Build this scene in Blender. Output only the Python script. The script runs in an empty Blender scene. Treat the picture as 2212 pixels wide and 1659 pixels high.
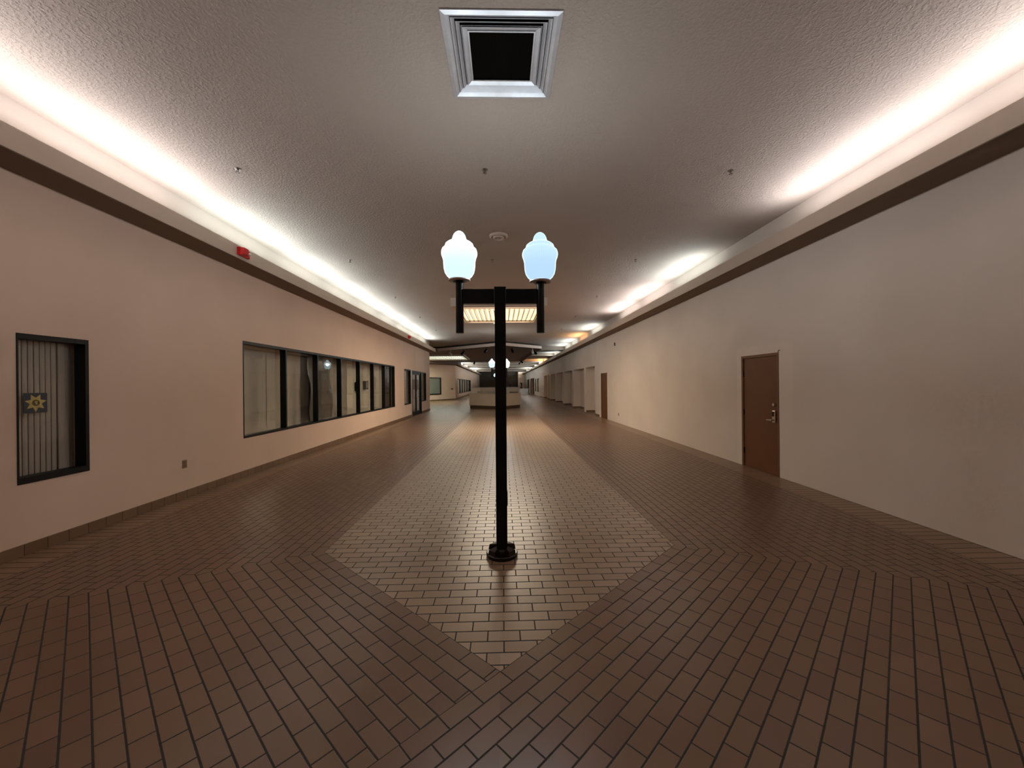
import bpy, math, random
from mathutils import Vector, Matrix
random.seed(7)
R = math.radians
PI = math.pi
SC = bpy.context.scene
COL = SC.collection

# ------------------------------------------------------------------ camera, world, exposure
CAM_H = 1.6
FPX = 831.0
cam_d = bpy.data.cameras.new('camera')
cam_d.sensor_fit = 'HORIZONTAL'
cam_d.sensor_width = 36.0
cam_d.lens = FPX * 36.0 / 2212.0
cam_d.clip_start = 0.05
cam_d.clip_end = 300
cam = bpy.data.objects.new('camera', cam_d)
COL.objects.link(cam)
yaw, roll = R(1.38), R(0.56)
fw = Vector((math.sin(yaw), math.cos(yaw), 0))
rt0 = Vector((math.cos(yaw), -math.sin(yaw), 0))
up0 = Vector((0, 0, 1))
rt = rt0 * math.cos(roll) - up0 * math.sin(roll)
upv = up0 * math.cos(roll) + rt0 * math.sin(roll)
m = Matrix((rt, upv, -fw)).transposed().to_4x4()
m.translation = Vector((0, 0, CAM_H))
cam.matrix_world = m
SC.camera = cam

w = bpy.data.worlds.new('world')
SC.world = w
w.use_nodes = True
w.node_tree.nodes['Background'].inputs[0].default_value = (0.5, 0.4, 0.33, 1)
w.node_tree.nodes['Background'].inputs[1].default_value = 0.02
SC.view_settings.view_transform = 'Standard'
SC.view_settings.look = 'None'
SC.view_settings.exposure = 1.06
SC.view_settings.gamma = 1.0
SC.view_settings.use_curve_mapping = False
# keep the light calculation affordable at full size
SC.cycles.max_bounces = 6
SC.cycles.diffuse_bounces = 4
SC.cycles.glossy_bounces = 2
SC.cycles.transmission_bounces = 2
SC.cycles.transparent_max_bounces = 8
SC.cycles.use_adaptive_sampling = True
SC.cycles.adaptive_threshold = 0.08
SC.cycles.adaptive_min_samples = 16
SC.cycles.light_sampling_threshold = 0.03
SC.cycles.caustics_reflective = False
SC.cycles.caustics_refractive = False

TUBE_W = 12.5            # watts of one fluorescent cove tube
COOL = (0.82, 0.96, 1.0)
NEUT = (0.97, 0.95, 1.0)
WARM = (1.0, 0.60, 0.30)

# ------------------------------------------------------------------ main dimensions
XW = 4.6        # walls at x = -XW and +XW
CZ = 4.32       # ceiling
SOF = 3.65      # underside of the cove ledge
LIPX = 4.19     # front of the cove ledge
LIPZ = 3.857
Y0 = -6.0
YL = 24.35      # end of the left wall
YE = 84.0       # end wall

# ------------------------------------------------------------------ materials
class N:
    """tiny expression helper over shader math nodes"""
    def __init__(s, nt, sock): s.nt, s.s = nt, sock
    def _op(s, op, *o):
        n = s.nt.nodes.new('ShaderNodeMath'); n.operation = op
        for i, v in enumerate((s,) + o):
            if isinstance(v, N): s.nt.links.new(v.s, n.inputs[i])
            else: n.inputs[i].default_value = v
        return N(s.nt, n.outputs[0])
    def __add__(s, o): return s._op('ADD', o)
    def __sub__(s, o): return s._op('SUBTRACT', o)
    def __mul__(s, o): return s._op('MULTIPLY', o)
    def __truediv__(s, o): return s._op('DIVIDE', o)
    def neg(s): return s._op('MULTIPLY', -1.0)
    def gt(s, o): return s._op('GREATER_THAN', o)
    def lt(s, o): return s._op('LESS_THAN', o)
    def floor(s): return s._op('FLOOR')
    def frac(s): return s._op('FRACT')
    def abs(s): return s._op('ABSOLUTE')
    def mod(s, o): return s._op('FLOORED_MODULO', o)
    def mn(s, o): return s._op('MINIMUM', o)
    def mx(s, o): return s._op('MAXIMUM', o)
    def sel(s, a, b):
        """s is 0/1: a if s else b"""
        n = s.nt.nodes.new('ShaderNodeMix'); n.data_type = 'FLOAT'
        s.nt.links.new(s.s, n.inputs[0])
        for i, v in ((2, b), (3, a)):
            if isinstance(v, N): s.nt.links.new(v.s, n.inputs[i])
            else: n.inputs[i].default_value = v
        return N(s.nt, n.outputs[0])
    def smooth(s, a, b):
        n = s.nt.nodes.new('ShaderNodeMapRange'); n.interpolation_type = 'SMOOTHSTEP'
        s.nt.links.new(s.s, n.inputs[0]); n.inputs[1].default_value = a; n.inputs[2].default_value = b
        return N(s.nt, n.outputs[0])

def new_mat(name):
    mt = bpy.data.materials.new(name); mt.use_nodes = True
    nt = mt.node_tree
    return mt, nt, nt.nodes['Principled BSDF']

def world_xyz(nt):
    g = nt.nodes.new('ShaderNodeNewGeometry')
    sp = nt.nodes.new('ShaderNodeSeparateXYZ')
    nt.links.new(g.outputs['Position'], sp.inputs[0])
    return g.outputs['Position'], N(nt, sp.outputs[0]), N(nt, sp.outputs[1]), N(nt, sp.outputs[2])

def noise(nt, vec, scale, detail=3, rough=0.5):
    n = nt.nodes.new('ShaderNodeTexNoise')
    n.inputs['Scale'].default_value = scale; n.inputs['Detail'].default_value = detail
    n.inputs['Roughness'].default_value = rough
    if vec is not None: nt.links.new(vec, n.inputs['Vector'])
    return N(nt, n.outputs[0])

def ramp(nt, fac, stops):
    r = nt.nodes.new('ShaderNodeValToRGB')
    e = r.color_ramp.elements
    e[0].position, e[0].color = stops[0][0], (*stops[0][1], 1)
    e[1].position, e[1].color = stops[-1][0], (*stops[-1][1], 1)
    for p, c in stops[1:-1]:
        k = e.new(p); k.color = (*c, 1)
    nt.links.new(fac.s, r.inputs[0])
    return r.outputs[0]

def mixc(nt, fac, a, b, mode='MIX'):
    n = nt.nodes.new('ShaderNodeMix'); n.data_type = 'RGBA'; n.blend_type = mode
    if isinstance(fac, N): nt.links.new(fac.s, n.inputs[0])
    else: n.inputs[0].default_value = fac
    for i, v in ((6, a), (7, b)):
        if isinstance(v, tuple): n.inputs[i].default_value = (*v, 1)
        else: nt.links.new(v, n.inputs[i])
    return n.outputs[2]

def bump(nt, h, strength, dist, bsdf):
    b = nt.nodes.new('ShaderNodeBump'); b.inputs['Strength'].default_value = strength
    b.inputs['Distance'].default_value = dist
    nt.links.new(h.s, b.inputs['Height']); nt.links.new(b.outputs[0], bsdf.inputs['Normal'])

def plain(name, col, rough=0.5, metal=0.0, var=0.08, scale=6.0, bmp=0.0, spec=0.5):
    mt, nt, b = new_mat(name)
    pos, x, y, z = world_xyz(nt)
    n = noise(nt, pos, scale, 4)
    d = tuple(c * (1 - var) for c in col); u = tuple(min(1, c * (1 + var)) for c in col)
    nt.links.new(ramp(nt, n, [(0.3, d), (0.7, u)]), b.inputs['Base Color'])
    b.inputs['Roughness'].default_value = rough
    b.inputs['Metallic'].default_value = metal
    b.inputs['Specular IOR Level'].default_value = spec
    if bmp: bump(nt, noise(nt, pos, scale * 30, 3), bmp, 0.002, b)
    return mt

def wall_mat(name, col, patch=False):
    mt, nt, b = new_mat(name)
    pos, x, y, z = world_xyz(nt)
    n = noise(nt, pos, 0.9, 4)
    c = ramp(nt, n, [(0.25, tuple(k * 0.94 for k in col)), (0.75, tuple(min(1, k * 1.05) for k in col))])
    if patch:   # smoother repainted plaster around the near door
        wob = noise(nt, pos, 5.0, 2)
        dy = (y - 6.72).abs() - 0.73 + (wob - 0.5) * 0.08
        dz = z - 2.24 + (wob - 0.5) * 0.10
        far = (y - 6.2).abs() - 0.4
        mk = dy.mx(dz).smooth(0.02, -0.02)
        c = mixc(nt, mk * 0.55, c, tuple(min(1, k * 1.08) for k in (col[0], col[1] * .985, col[2])))
    nt.links.new(c, b.inputs['Base Color'])
    b.inputs['Roughness'].default_value = 0.75
    b.inputs['Specular IOR Level'].default_value = 0.25
    bump(nt, noise(nt, pos, 90, 3), 0.25, 0.003, b)
    return mt

WALLC = (0.87, 0.66, 0.52)
M = {}
M['wall'] = wall_mat('wall_paint_beige', WALLC)
M['wall_r'] = wall_mat('wall_paint_beige_right', (0.80, 0.70, 0.61), True)
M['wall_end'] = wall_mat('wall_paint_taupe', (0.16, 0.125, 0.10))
M['ledge'] = plain('ledge_paint_beige', (0.52, 0.42, 0.335), 0.7, var=0.03, scale=1.2)
M['under'] = plain('ledge_underside_shade', (0.20, 0.135, 0.085), 0.8, var=0.04, scale=1.2)  # shade below the ledge, put into a darker colour
M['cove'] = plain('cove_paint_cream', (0.58, 0.51, 0.44), 0.7, var=0.03, scale=1.2)

def ceiling_mat():
    mt, nt, b = new_mat('ceiling_knockdown_plaster')
    pos, x, y, z = world_xyz(nt)
    n = noise(nt, pos, 0.6, 3)
    c = ramp(nt, n, [(0.3, (0.42, 0.35, 0.295)), (0.7, (0.455, 0.38, 0.32))])
    nt.links.new(c, b.inputs['Base Color'])
    b.inputs['Roughness'].default_value = 0.8
    b.inputs['Specular IOR Level'].default_value = 0.2
    h = noise(nt, pos, 34, 3, 0.6).smooth(0.42, 0.66)
    bump(nt, h, 0.5, 0.008, b)
    return mt
M['ceiling'] = ceiling_mat()

# floor: quarry tile laid in a central band with a pointed end, courses running round it
FC, FH, FAY, FCY = -0.03, 1.70, 2.145, 3.745      # centre x, half width, apex y, shoulder y
def floor_mat():
    mt, nt, b = new_mat('floor_quarry_tile')
    pos, x, y, z = world_xyz(nt)
    W, L = 0.1016, 0.2048
    x = x - FC
    ln = math.hypot(FH, FCY - FAY); ux, uy = FH / ln, (FCY - FAY) / ln    # along the right diagonal
    # signed distance below right diagonal (positive = outside the band)
    dR = x * uy - (y - FAY) * ux
    dL = x * (-uy) - (y - FAY) * ux
    aR = x * ux + (y - FAY) * uy
    aL = x * (-ux) + (y - FAY) * uy
    s = x.abs() - FH
    right = x.gt(0.0)
    dMine = right.sel(dR, dL)
    inR = dR.gt(0.0)
    inL = dL.gt(0.0)
    side = s.gt(0.0) * s.gt(dMine)
    diagR = inR * (side.neg() + 1.0)
    diagL = inL * (inR.neg() + 1.0) * (side.neg() + 1.0)
    diag = diagR.mx(diagL)
    border = x.abs().gt(4.19) * side
    # u along the course, v across it
    v = side.sel(s, diagR.sel(dR, diagL.sel(dL, y + 0.043)))
    u = side.sel(y + 0.03, diagR.sel(aR, diagL.sel(aL - 0.03, x + 0.08)))
    v = border.sel(y + 0.01, v)
    u = border.sel(x.abs() - 4.19, u)
    Lr = L
    row = (v / W).floor()
    odd = row.mod(2.0)
    fu = u / Lr + odd * 0.5
    odd = None
    ub = border.sel((u / 0.42), fu)
    tile = ub.floor()
    eu = ub.frac()
    eu = eu.mn(eu.neg() + 1.0) * border.sel(0.42, Lr)
    fv = (v / W).frac()
    ev = fv.mn(fv.neg() + 1.0) * W
    # outline of the central band
    edge = s.abs().mn(10.0)
    wob = (noise(nt, pos, 60, 2) - 0.5) * 0.0016
    e = (eu + 0.0006).mn(ev) + wob
    tile_m = e.smooth(0.0032, 0.0058)       # 1 on the tile, 0 in the joint
    # per-tile random
    cmb = nt.nodes.new('ShaderNodeCombineXYZ')
    nt.links.new(tile.s, cmb.inputs[0]); nt.links.new(row.s, cmb.inputs[1])
    reg = side * 3.0 + diagR * 7.0 + diagL * 11.0 + right * 17.0 + border * 23.0
    nt.links.new(reg.s, cmb.inputs[2])
    wn = nt.nodes.new('ShaderNodeTexWhiteNoise'); wn.noise_dimensions = '3D'
    nt.links.new(cmb.outputs[0], wn.inputs['Vector'])
    rnd = N(nt, wn.outputs[0])
    brown = ramp(nt, rnd, [(0.0, (0.155, 0.076, 0.045)), (0.45, (0.185, 0.092, 0.052)), (0.8, (0.185, 0.103, 0.053)), (1.0, (0.215, 0.110, 0.068))])
    tan = ramp(nt, rnd, [(0.0, (0.33, 0.218, 0.138)), (0.5, (0.365, 0.245, 0.157)), (1.0, (0.40, 0.275, 0.185))])
    bord = ramp(nt, rnd, [(0.0, (0.24, 0.14, 0.08)), (1.0, (0.31, 0.19, 0.11))])
    cen = (side.mx(diag).neg() + 1.0)
    c = mixc(nt, cen, brown, tan)
    c = mixc(nt, border, c, bord)
    blotch = noise(nt, pos, 1.1, 4)
    c = mixc(nt, (blotch - 0.35) * 0.35, c, (0.16, 0.10, 0.05))
    # greenish stains in the corridor and a cut joint
    grain = noise(nt, pos, 260, 3, 0.6)
    c = mixc(nt, grain * 0.18, c, (0.09, 0.05, 0.035), 'MULTIPLY')
    cut = (y - 8.62).abs().lt(0.006)
    far_brick = None
    c = mixc(nt, tile_m * (cut.neg() + 1.0), (0.016, 0.009, 0.005), c)
    nt.links.new(c, b.inputs['Base Color'])
    rg = noise(nt, pos, 2.3, 4) * 0.07 + 0.285 + rnd * 0.02
    rg = tile_m.sel(rg, 0.8)
    nt.links.new(rg.s, b.inputs['Roughness'])
    b.inputs['Specular IOR Level'].default_value = 0.62
    h = tile_m + grain * 0.10
    bump(nt, h, 0.45, 0.003, b)
    return mt
M['floor'] = floor_mat()

def base_mat(axis='y', off=0.0):
    mt, nt, b = new_mat('base_tile')
    pos, x, y, z = world_xyz(nt)
    q = (x + y if axis == 'd' else y) + off
    k = q / 0.19
    e = k.frac(); e = e.mn(e.neg() + 1.0) * 0.19
    tm = e.smooth(0.002, 0.0045)
    wn = nt.nodes.new('ShaderNodeTexWhiteNoise'); wn.noise_dimensions = '1D'
    nt.links.new(k.floor().s, wn.inputs['W'])
    c = ramp(nt, N(nt, wn.outputs[0]), [(0, (0.20, 0.115, 0.06)), (1, (0.25, 0.15, 0.085))])
    c = mixc(nt, tm, (0.03, 0.018, 0.012), c)
    nt.links.new(c, b.inputs['Base Color']); b.inputs['Roughness'].default_value = 0.45
    bump(nt, tm, 0.5, 0.003, b)
    return mt
M['base'] = base_mat('y', 0.012)
M['base_d'] = base_mat('d')

M['black'] = plain('black_satin_paint', (0.003, 0.003, 0.003), 0.42, var=0.1, scale=8, spec=0.22)
M['black_metal'] = plain('black_cast_iron', (0.010, 0.008, 0.008), 0.25, var=0.2, scale=20, bmp=0.1)
M['frame'] = plain('dark_bronze_frame', (0.0045, 0.0045, 0.0045), 0.45, var=0.1, spec=0.3)
M['dark'] = plain('dark_void', (0.004, 0.004, 0.004), 0.9)
M['grille'] = None
M['alu'] = plain('satin_aluminium', (0.58, 0.58, 0.60), 0.42, 0.6, var=0.06, scale=14)
M['door'] = plain('door_brown_paint', (0.165, 0.062, 0.020), 0.6, var=0.07, scale=2.5, spec=0.3)
M['doorframe'] = plain('door_frame_brown_paint', (0.19, 0.085, 0.038), 0.6, var=0.05, spec=0.3)
M['chrome'] = plain('dull_nickel', (0.55, 0.45, 0.40), 0.3, 0.9, var=0.05)
M['red'] = plain('alarm_red', (0.62, 0.012, 0.016), 0.35, var=0.05)
M['white_plastic'] = plain('white_plastic', (0.75, 0.70, 0.66), 0.4, var=0.03)
M['outlet'] = plain('ivory_outlet_plastic', (0.30, 0.19, 0.11), 0.45, var=0.04)
M['panel'] = plain('window_backing_board', (0.78, 0.69, 0.57), 0.85, var=0.05, scale=1.6)
M['panel_dim'] = plain('window_backing_board_grey', (0.46, 0.40, 0.33), 0.85, var=0.2, scale=2.2)
M['greypanel'] = plain('pale_green_grey_blind', (0.36, 0.38, 0.33), 0.8, var=0.04)
M['kiosk'] = plain('kiosk_laminate_beige', (0.74, 0.62, 0.47), 0.5, var=0.04, scale=2)
M['kick'] = plain('kiosk_kick_brown', (0.10, 0.055, 0.028), 0.5)
M['kiosk_top'] = plain('kiosk_counter_pale', (0.60, 0.54, 0.50), 0.35)
M['canopy_under'] = plain('canopy_brown', (0.16, 0.095, 0.07), 0.7, var=0.05)
M['canopy_edge'] = plain('canopy_edge_cream', (0.66, 0.55, 0.47), 0.6, var=0.04)
M['beam'] = plain('beam_brown_beige', (0.30, 0.24, 0.19), 0.75, var=0.04)
M['sprk'] = plain('sprinkler_brass_dark', (0.20, 0.17, 0.14), 0.35, 0.8)
M['leaf'] = plain('dark_leaf', (0.02, 0.035, 0.015), 0.5, var=0.3, scale=15)
M['white_kiosk'] = plain('white_laminate', (0.70, 0.70, 0.76), 0.4, var=0.02)
M['wood_red'] = plain('red_brown_wood', (0.14, 0.05, 0.025), 0.5)
M['badge_navy'] = plain('badge_navy_card', (0.05, 0.06, 0.08), 0.5)
M['badge_gold'] = plain('badge_gold', (0.66, 0.52, 0.18), 0.45, var=0.22, scale=60)
M['badge_dark'] = plain('badge_seal_olive', (0.13, 0.10, 0.03), 0.5, var=0.5, scale=120)

def glass_mat():
    mt, nt, b = new_mat('thin_window_glass')
    nt.nodes.remove(b)
    out = nt.nodes['Material Output']
    tr = nt.nodes.new('ShaderNodeBsdfTransparent'); tr.inputs[0].default_value = (0.95, 0.96, 0.95, 1)
    gl = nt.nodes.new('ShaderNodeBsdfGlossy'); gl.inputs['Roughness'].default_value = 0.02
    gl.inputs[0].default_value = (1, 1, 1, 1)
    ge = nt.nodes.new('ShaderNodeNewGeometry')
    dp = nt.nodes.new('ShaderNodeVectorMath'); dp.operation = 'DOT_PRODUCT'
    nt.links.new(ge.outputs['Incoming'], dp.inputs[0]); nt.links.new(ge.outputs['Normal'], dp.inputs[1])
    fres = ((N(nt, dp.outputs['Value']).abs().neg() + 1.0)._op('POWER', 5.0)) * 0.96 + 0.04
    mx = nt.nodes.new('ShaderNodeMixShader')
    pos, x, y, z = world_xyz(nt)
    wv = noise(nt, pos, 1.5, 2)
    bp = nt.nodes.new('ShaderNodeBump'); bp.inputs['Strength'].default_value = 0.03; bp.inputs['Distance'].default_value = 0.02
    nt.links.new(wv.s, bp.inputs['Height']); nt.links.new(bp.outputs[0], gl.inputs['Normal'])
    nt.links.new(fres.s, mx.inputs[0]); nt.links.new(tr.outputs[0], mx.inputs[1]); nt.links.new(gl.outputs[0], mx.inputs[2])
    nt.links.new(mx.outputs[0], out.inputs[0])
    return mt
M['glass'] = glass_mat()

def emit_mat(name, col, strength):
    mt, nt, b = new_mat(name)
    b.inputs['Base Color'].default_value = (*[c * .6 for c in col], 1)
    b.inputs['Emission Color'].default_value = (*col, 1)
    b.inputs['Emission Strength'].default_value = strength
    return mt

def globe_mat(name, lowcol, topcol, edge):
    """ribbed acrylic globe lit from inside: brighter towards the shoulder, see-through enough to pass the lamp's light"""
    mt, nt, b = new_mat(name)
    nt.nodes.remove(b)
    out = nt.nodes['Material Output']
    tc = nt.nodes.new('ShaderNodeTexCoord'); sp = nt.nodes.new('ShaderNodeSeparateXYZ')
    nt.links.new(tc.outputs['Object'], sp.inputs[0])
    z = N(nt, sp.outputs[2]); x = N(nt, sp.outputs[0]); y = N(nt, sp.outputs[1])
    t = z / 0.48
    c = ramp(nt, t, [(0.0, lowcol), (0.35, lowcol), (0.62, topcol), (1.0, topcol)])
    lw = nt.nodes.new('ShaderNodeLayerWeight'); lw.inputs[0].default_value = 0.35
    f = N(nt, lw.outputs['Facing']).smooth(0.45, 0.8)
    c = mixc(nt, f, c, edge)
    ang = y._op('ARCTAN2', x)
    rib = (ang * 60.0)._op('SINE') * 0.03 + (z * 900.0)._op('SINE') * 0.03 + 1.0
    seam = ((z - 0.325).abs()).lt(0.004)
    rib = rib - seam * 0.12
    em = nt.nodes.new('ShaderNodeEmission'); nt.links.new(c, em.inputs[0]); nt.links.new(rib.s, em.inputs[1])
    tr = nt.nodes.new('ShaderNodeBsdfTransparent')
    mx = nt.nodes.new('ShaderNodeMixShader'); mx.inputs[0].default_value = 0.22
    nt.links.new(em.outputs[0], mx.inputs[1]); nt.links.new(tr.outputs[0], mx.inputs[2])
    nt.links.new(mx.outputs[0], out.inputs[0])
    return mt
M['globe_w'] = globe_mat('lamp_globe_lit_white', (0.39, 0.55, 0.62), (0.56, 0.65, 0.70), (0.85, 0.9, 0.9))
M['globe_b'] = globe_mat('lamp_globe_lit_blue', (0.26, 0.38, 0.64), (0.33, 0.46, 0.66), (0.58, 0.72, 0.80))
M['globe_y'] = globe_mat('lamp_globe_lit_cream', (1.25, 1.2, 0.85), (1.4, 1.35, 1.0), (1.5, 1.4, 1.1))

# ------------------------------------------------------------------ mesh helpers
class MB:
    def __init__(s): s.v, s.f = [], []
    def box(s, a, b):
        x0, y0, z0 = a; x1, y1, z1 = b
        if x0 > x1: x0, x1 = x1, x0
        if y0 > y1: y0, y1 = y1, y0
        if z0 > z1: z0, z1 = z1, z0
        n = len(s.v)
        s.v += [(x0, y0, z0), (x1, y0, z0), (x1, y1, z0), (x0, y1, z0), (x0, y0, z1), (x1, y0, z1), (x1, y1, z1), (x0, y1, z1)]
        s.f += [tuple(n + i for i in q) for q in ((0, 3, 2, 1), (4, 5, 6, 7), (0, 1, 5, 4), (1, 2, 6, 5), (2, 3, 7, 6), (3, 0, 4, 7))]
        return s
    def hexa(s, p):
        """eight corners: bottom four then top four"""
        n = len(s.v); s.v += [tuple(q) for q in p]
        s.f += [tuple(n + i for i in q) for q in ((0, 3, 2, 1), (4, 5, 6, 7), (0, 1, 5, 4), (1, 2, 6, 5), (2, 3, 7, 6), (3, 0, 4, 7))]
        return s
    def prism(s, pts, z0, z1):
        n = len(s.v); k = len(pts)
        s.v += [(x, y, z0) for x, y in pts] + [(x, y, z1) for x, y in pts]
        s.f.append(tuple(n + i for i in reversed(range(k)))); s.f.append(tuple(n + k + i for i in range(k)))
        for i in range(k):
            j = (i + 1) % k
            s.f.append((n + i, n + j, n + k + j, n + k + i))
        return s
    def lathe(s, prof, seg=32, c=(0, 0, 0), axis='z'):
        """prof: list of (r, h)"""
        n = len(s.v); k = len(prof)
        for i in range(seg):
            a = 2 * PI * i / seg
            for r, h in prof:
                p = (r * math.cos(a), r * math.sin(a), h)
                if axis == 'x': p = (h, p[0], p[1])
                if axis == 'y': p = (p[1], h, p[0])
                s.v.append((p[0] + c[0], p[1] + c[1], p[2] + c[2]))
        for i in range(seg):
            j = (i + 1) % seg
            for q in range(k - 1):
                s.f.append((n + i * k + q, n + j * k + q, n + j * k + q + 1, n + i * k + q + 1))
        if prof[0][0] > 1e-6: s.f.append(tuple(n + i * k for i in reversed(range(seg))))
        if prof[-1][0] > 1e-6: s.f.append(tuple(n + i * k + k - 1 for i in range(seg)))
        return s
    def cyl(s, c, r, z0, z1, seg=24, axis='z', bev=0.0):
        if bev: pr = [(r - bev, z0), (r, z0 + bev), (r, z1 - bev), (r - bev, z1)]
        else: pr = [(r, z0), (r, z1)]
        return s.lathe(pr, seg, c, axis)
    def rod(s, a, b, r, seg=8):
        a, b = Vector(a), Vector(b); d = (b - a).normalized()
        u = d.orthogonal().normalized(); w_ = d.cross(u); n = len(s.v)
        for p in (a, b):
            for i in range(seg):
                t = 2 * PI * i / seg
                s.v.append(tuple(p + u * r * math.cos(t) + w_ * r * math.sin(t)))
        for i in range(seg):
            j = (i + 1) % seg
            s.f.append((n + i, n + j, n + seg + j, n + seg + i))
        s.f.append(tuple(n + i for i in reversed(range(seg)))); s.f.append(tuple(n + seg + i for i in range(seg)))
        return s
    def quad(s, *p):
        n = len(s.v); s.v += [tuple(q) for q in p]; s.f.append(tuple(range(n, n + len(p)))); return s
    def build(s, name, mat, parent=None, smooth=False, bevel=0.0):
        me = bpy.data.meshes.new(name); me.from_pydata(s.v, [], s.f); me.update()
        o = bpy.data.objects.new(name, me); COL.objects.link(o)
        me.materials.append(mat)
        if smooth:
            for p in me.polygons: p.use_smooth = True
            e = o.modifiers.new('edges', 'EDGE_SPLIT'); e.split_angle = R(40)
        if bevel:
            bv = o.modifiers.new('bevel', 'BEVEL'); bv.width = bevel; bv.segments = 2; bv.limit_method = 'ANGLE'
        if parent: o.parent = parent
        return o

def tag(o, label=None, cat=None, group=None, kind=None):
    if label: o['label'] = label
    if cat: o['category'] = cat
    if group: o['group'] = group
    if kind: o['kind'] = kind
    return o
def empty(name, loc=(0, 0, 0), rz=0.0):
    o = bpy.data.objects.new(name, None); COL.objects.link(o)
    o.location = loc; o.rotation_euler.z = rz; o.empty_display_size = 0.1
    return o
def struct(o, label=None, cat=None): return tag(o, label, cat, kind='structure')
def copy_tree(o, parent=None):
    c = o.copy(); COL.objects.link(c); c.parent = parent
    if parent is None and 'label' in c: del c['label']
    for ch in list(o.children): copy_tree(ch, c)
    return c

def slab_with_holes(mb, x0, x1, y0, y1, z0, z1, holes):
    """wall slab between x0,x1; holes = (ya, yb, za, zb)"""
    ys = sorted({y0, y1, *[h[0] for h in holes], *[h[1] for h in holes]})
    for a, b in zip(ys[:-1], ys[1:]):
        if b <= y0 or a >= y1 or b - a < 1e-6: continue
        mid = (a + b) / 2
        hs = sorted([(h[2], h[3]) for h in holes if h[0] < mid < h[1]])
        z = z0
        for za, zb in hs:
            if za > z + 1e-6: mb.box((x0, a, z), (x1, b, za))
            z = max(z, zb)
        if z < z1 - 1e-6: mb.box((x0, a, z), (x1, b, z1))

# ------------------------------------------------------------------ floor, ceiling, walls
mb = MB(); mb.box((-14, Y0 - 0.2, -0.1), (6.2, YE + 0.2, 0))
struct(mb.build('floor', M['floor']), 'brown quarry tile floor with a tan pointed central band', 'floor')

# ceiling slab with the openings of the air diffuser and the light coffer
VX0, VX1, VY0, VY1 = -0.435, 0.47, 2.79, 3.66
mb = MB()
def ceil_slab(mb, x0, x1, y0, y1, holes):
    ys = sorted({y0, y1, *[h[2] for h in holes], *[h[3] for h in holes]})
    for a, b in zip(ys[:-1], ys[1:]):
        mid = (a + b) / 2
        hs = sorted([(h[0], h[1]) for h in holes if h[2] < mid < h[3]])
        xx = x0
        for xa, xb in hs:
            mb.box((xx, a, CZ), (xa, b, CZ + 0.12)); xx = xb
        mb.box((xx, a, CZ), (x1, b, CZ + 0.12))
KX0, KX1, KY0, KY1 = -1.45, 1.26, 12.25, 15.35     # coffer opening
ceil_slab(mb, -14, 6.2, Y0 - 0.2, YE + 0.2, [(VX0 + .03, VX1 - .03, VY0 + .03, VY1 - .03), (KX0, KX1, KY0, KY1)])
struct(mb.build('ceiling', M['ceiling']), 'pale brown knockdown-textured plaster ceiling', 'ceiling')

# left wall ------------------------------------------------------
W1 = (3.75, 4.385, 0.685, 2.132)
W2 = (6.93, 16.50, 0.68, 2.415)
W3 = (18.10, 19.36, 0.66, 2.36)
D3 = (19.50, 21.90, 0.0, 2.34)
W4 = (21.98, 23.20, 0.65, 2.33)
mb = MB(); slab_with_holes(mb, -XW - 0.16, -XW, Y0, YL, 0, CZ, [W1, W2, W3, D3, W4])
mb.box((-14, YL - 0.16, 0), (-XW - 0.16, YL, CZ))
struct(mb.build('wall_left', M['wall']), 'beige left corridor wall with dark framed shop windows', 'wall')
# far part of the left side: angled wall, then along the hall
A0 = (-9.6, 33.9); A1 = (-5.05, 41.2)
mb = MB()
def wall_seg(mb, p, q, t, z0, z1):
    p, q = Vector(p), Vector(q); d = (q - p).normalized(); nrm = Vector((-d.y, d.x)) * t
    mb.prism([tuple(p), tuple(q), tuple(q + nrm), tuple(p + nrm)], z0, z1)
wall_seg(mb, A0, A1, 0.15, 0, SOF + 0.02)
slab_with_holes(mb, -5.2, -5.05, 41.2, YE, 0, CZ, [(43.0, 60.5, 0.55, 2.25)])
struct(mb.build('wall_far_left', M['wall']), 'beige angled wall beyond the side hall on the left', 'wall')
mb = MB(); mb.box((-14.1, YL, 0), (-13.9, 45, CZ)); mb.prism([(-14, 33.9), (-9.6, 33.9), (-9.6, 34.1), (-14, 34.1)], 0, CZ)
struct(mb.build('wall_side_hall', M['wall']), 'beige wall closing the side hall', 'wall')
mb = MB(); mb.box((-14, Y0 - 0.2, 0), (6.2, Y0, CZ))
struct(mb.build('wall_back', M['wall']), 'beige wall behind the viewpoint', 'wall')
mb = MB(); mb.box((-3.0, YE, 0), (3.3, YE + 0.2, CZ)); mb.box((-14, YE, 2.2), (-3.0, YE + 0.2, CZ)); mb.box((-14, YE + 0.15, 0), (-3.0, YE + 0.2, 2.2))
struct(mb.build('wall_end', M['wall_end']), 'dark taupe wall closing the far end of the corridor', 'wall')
mb = MB(); mb.box((3.3, YE - 1.2, 0), (4.6, YE + 0.2, CZ))
struct(mb.build('wall_end_return', M['wall']), 'pale return wall at the far right end', 'wall')

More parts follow.
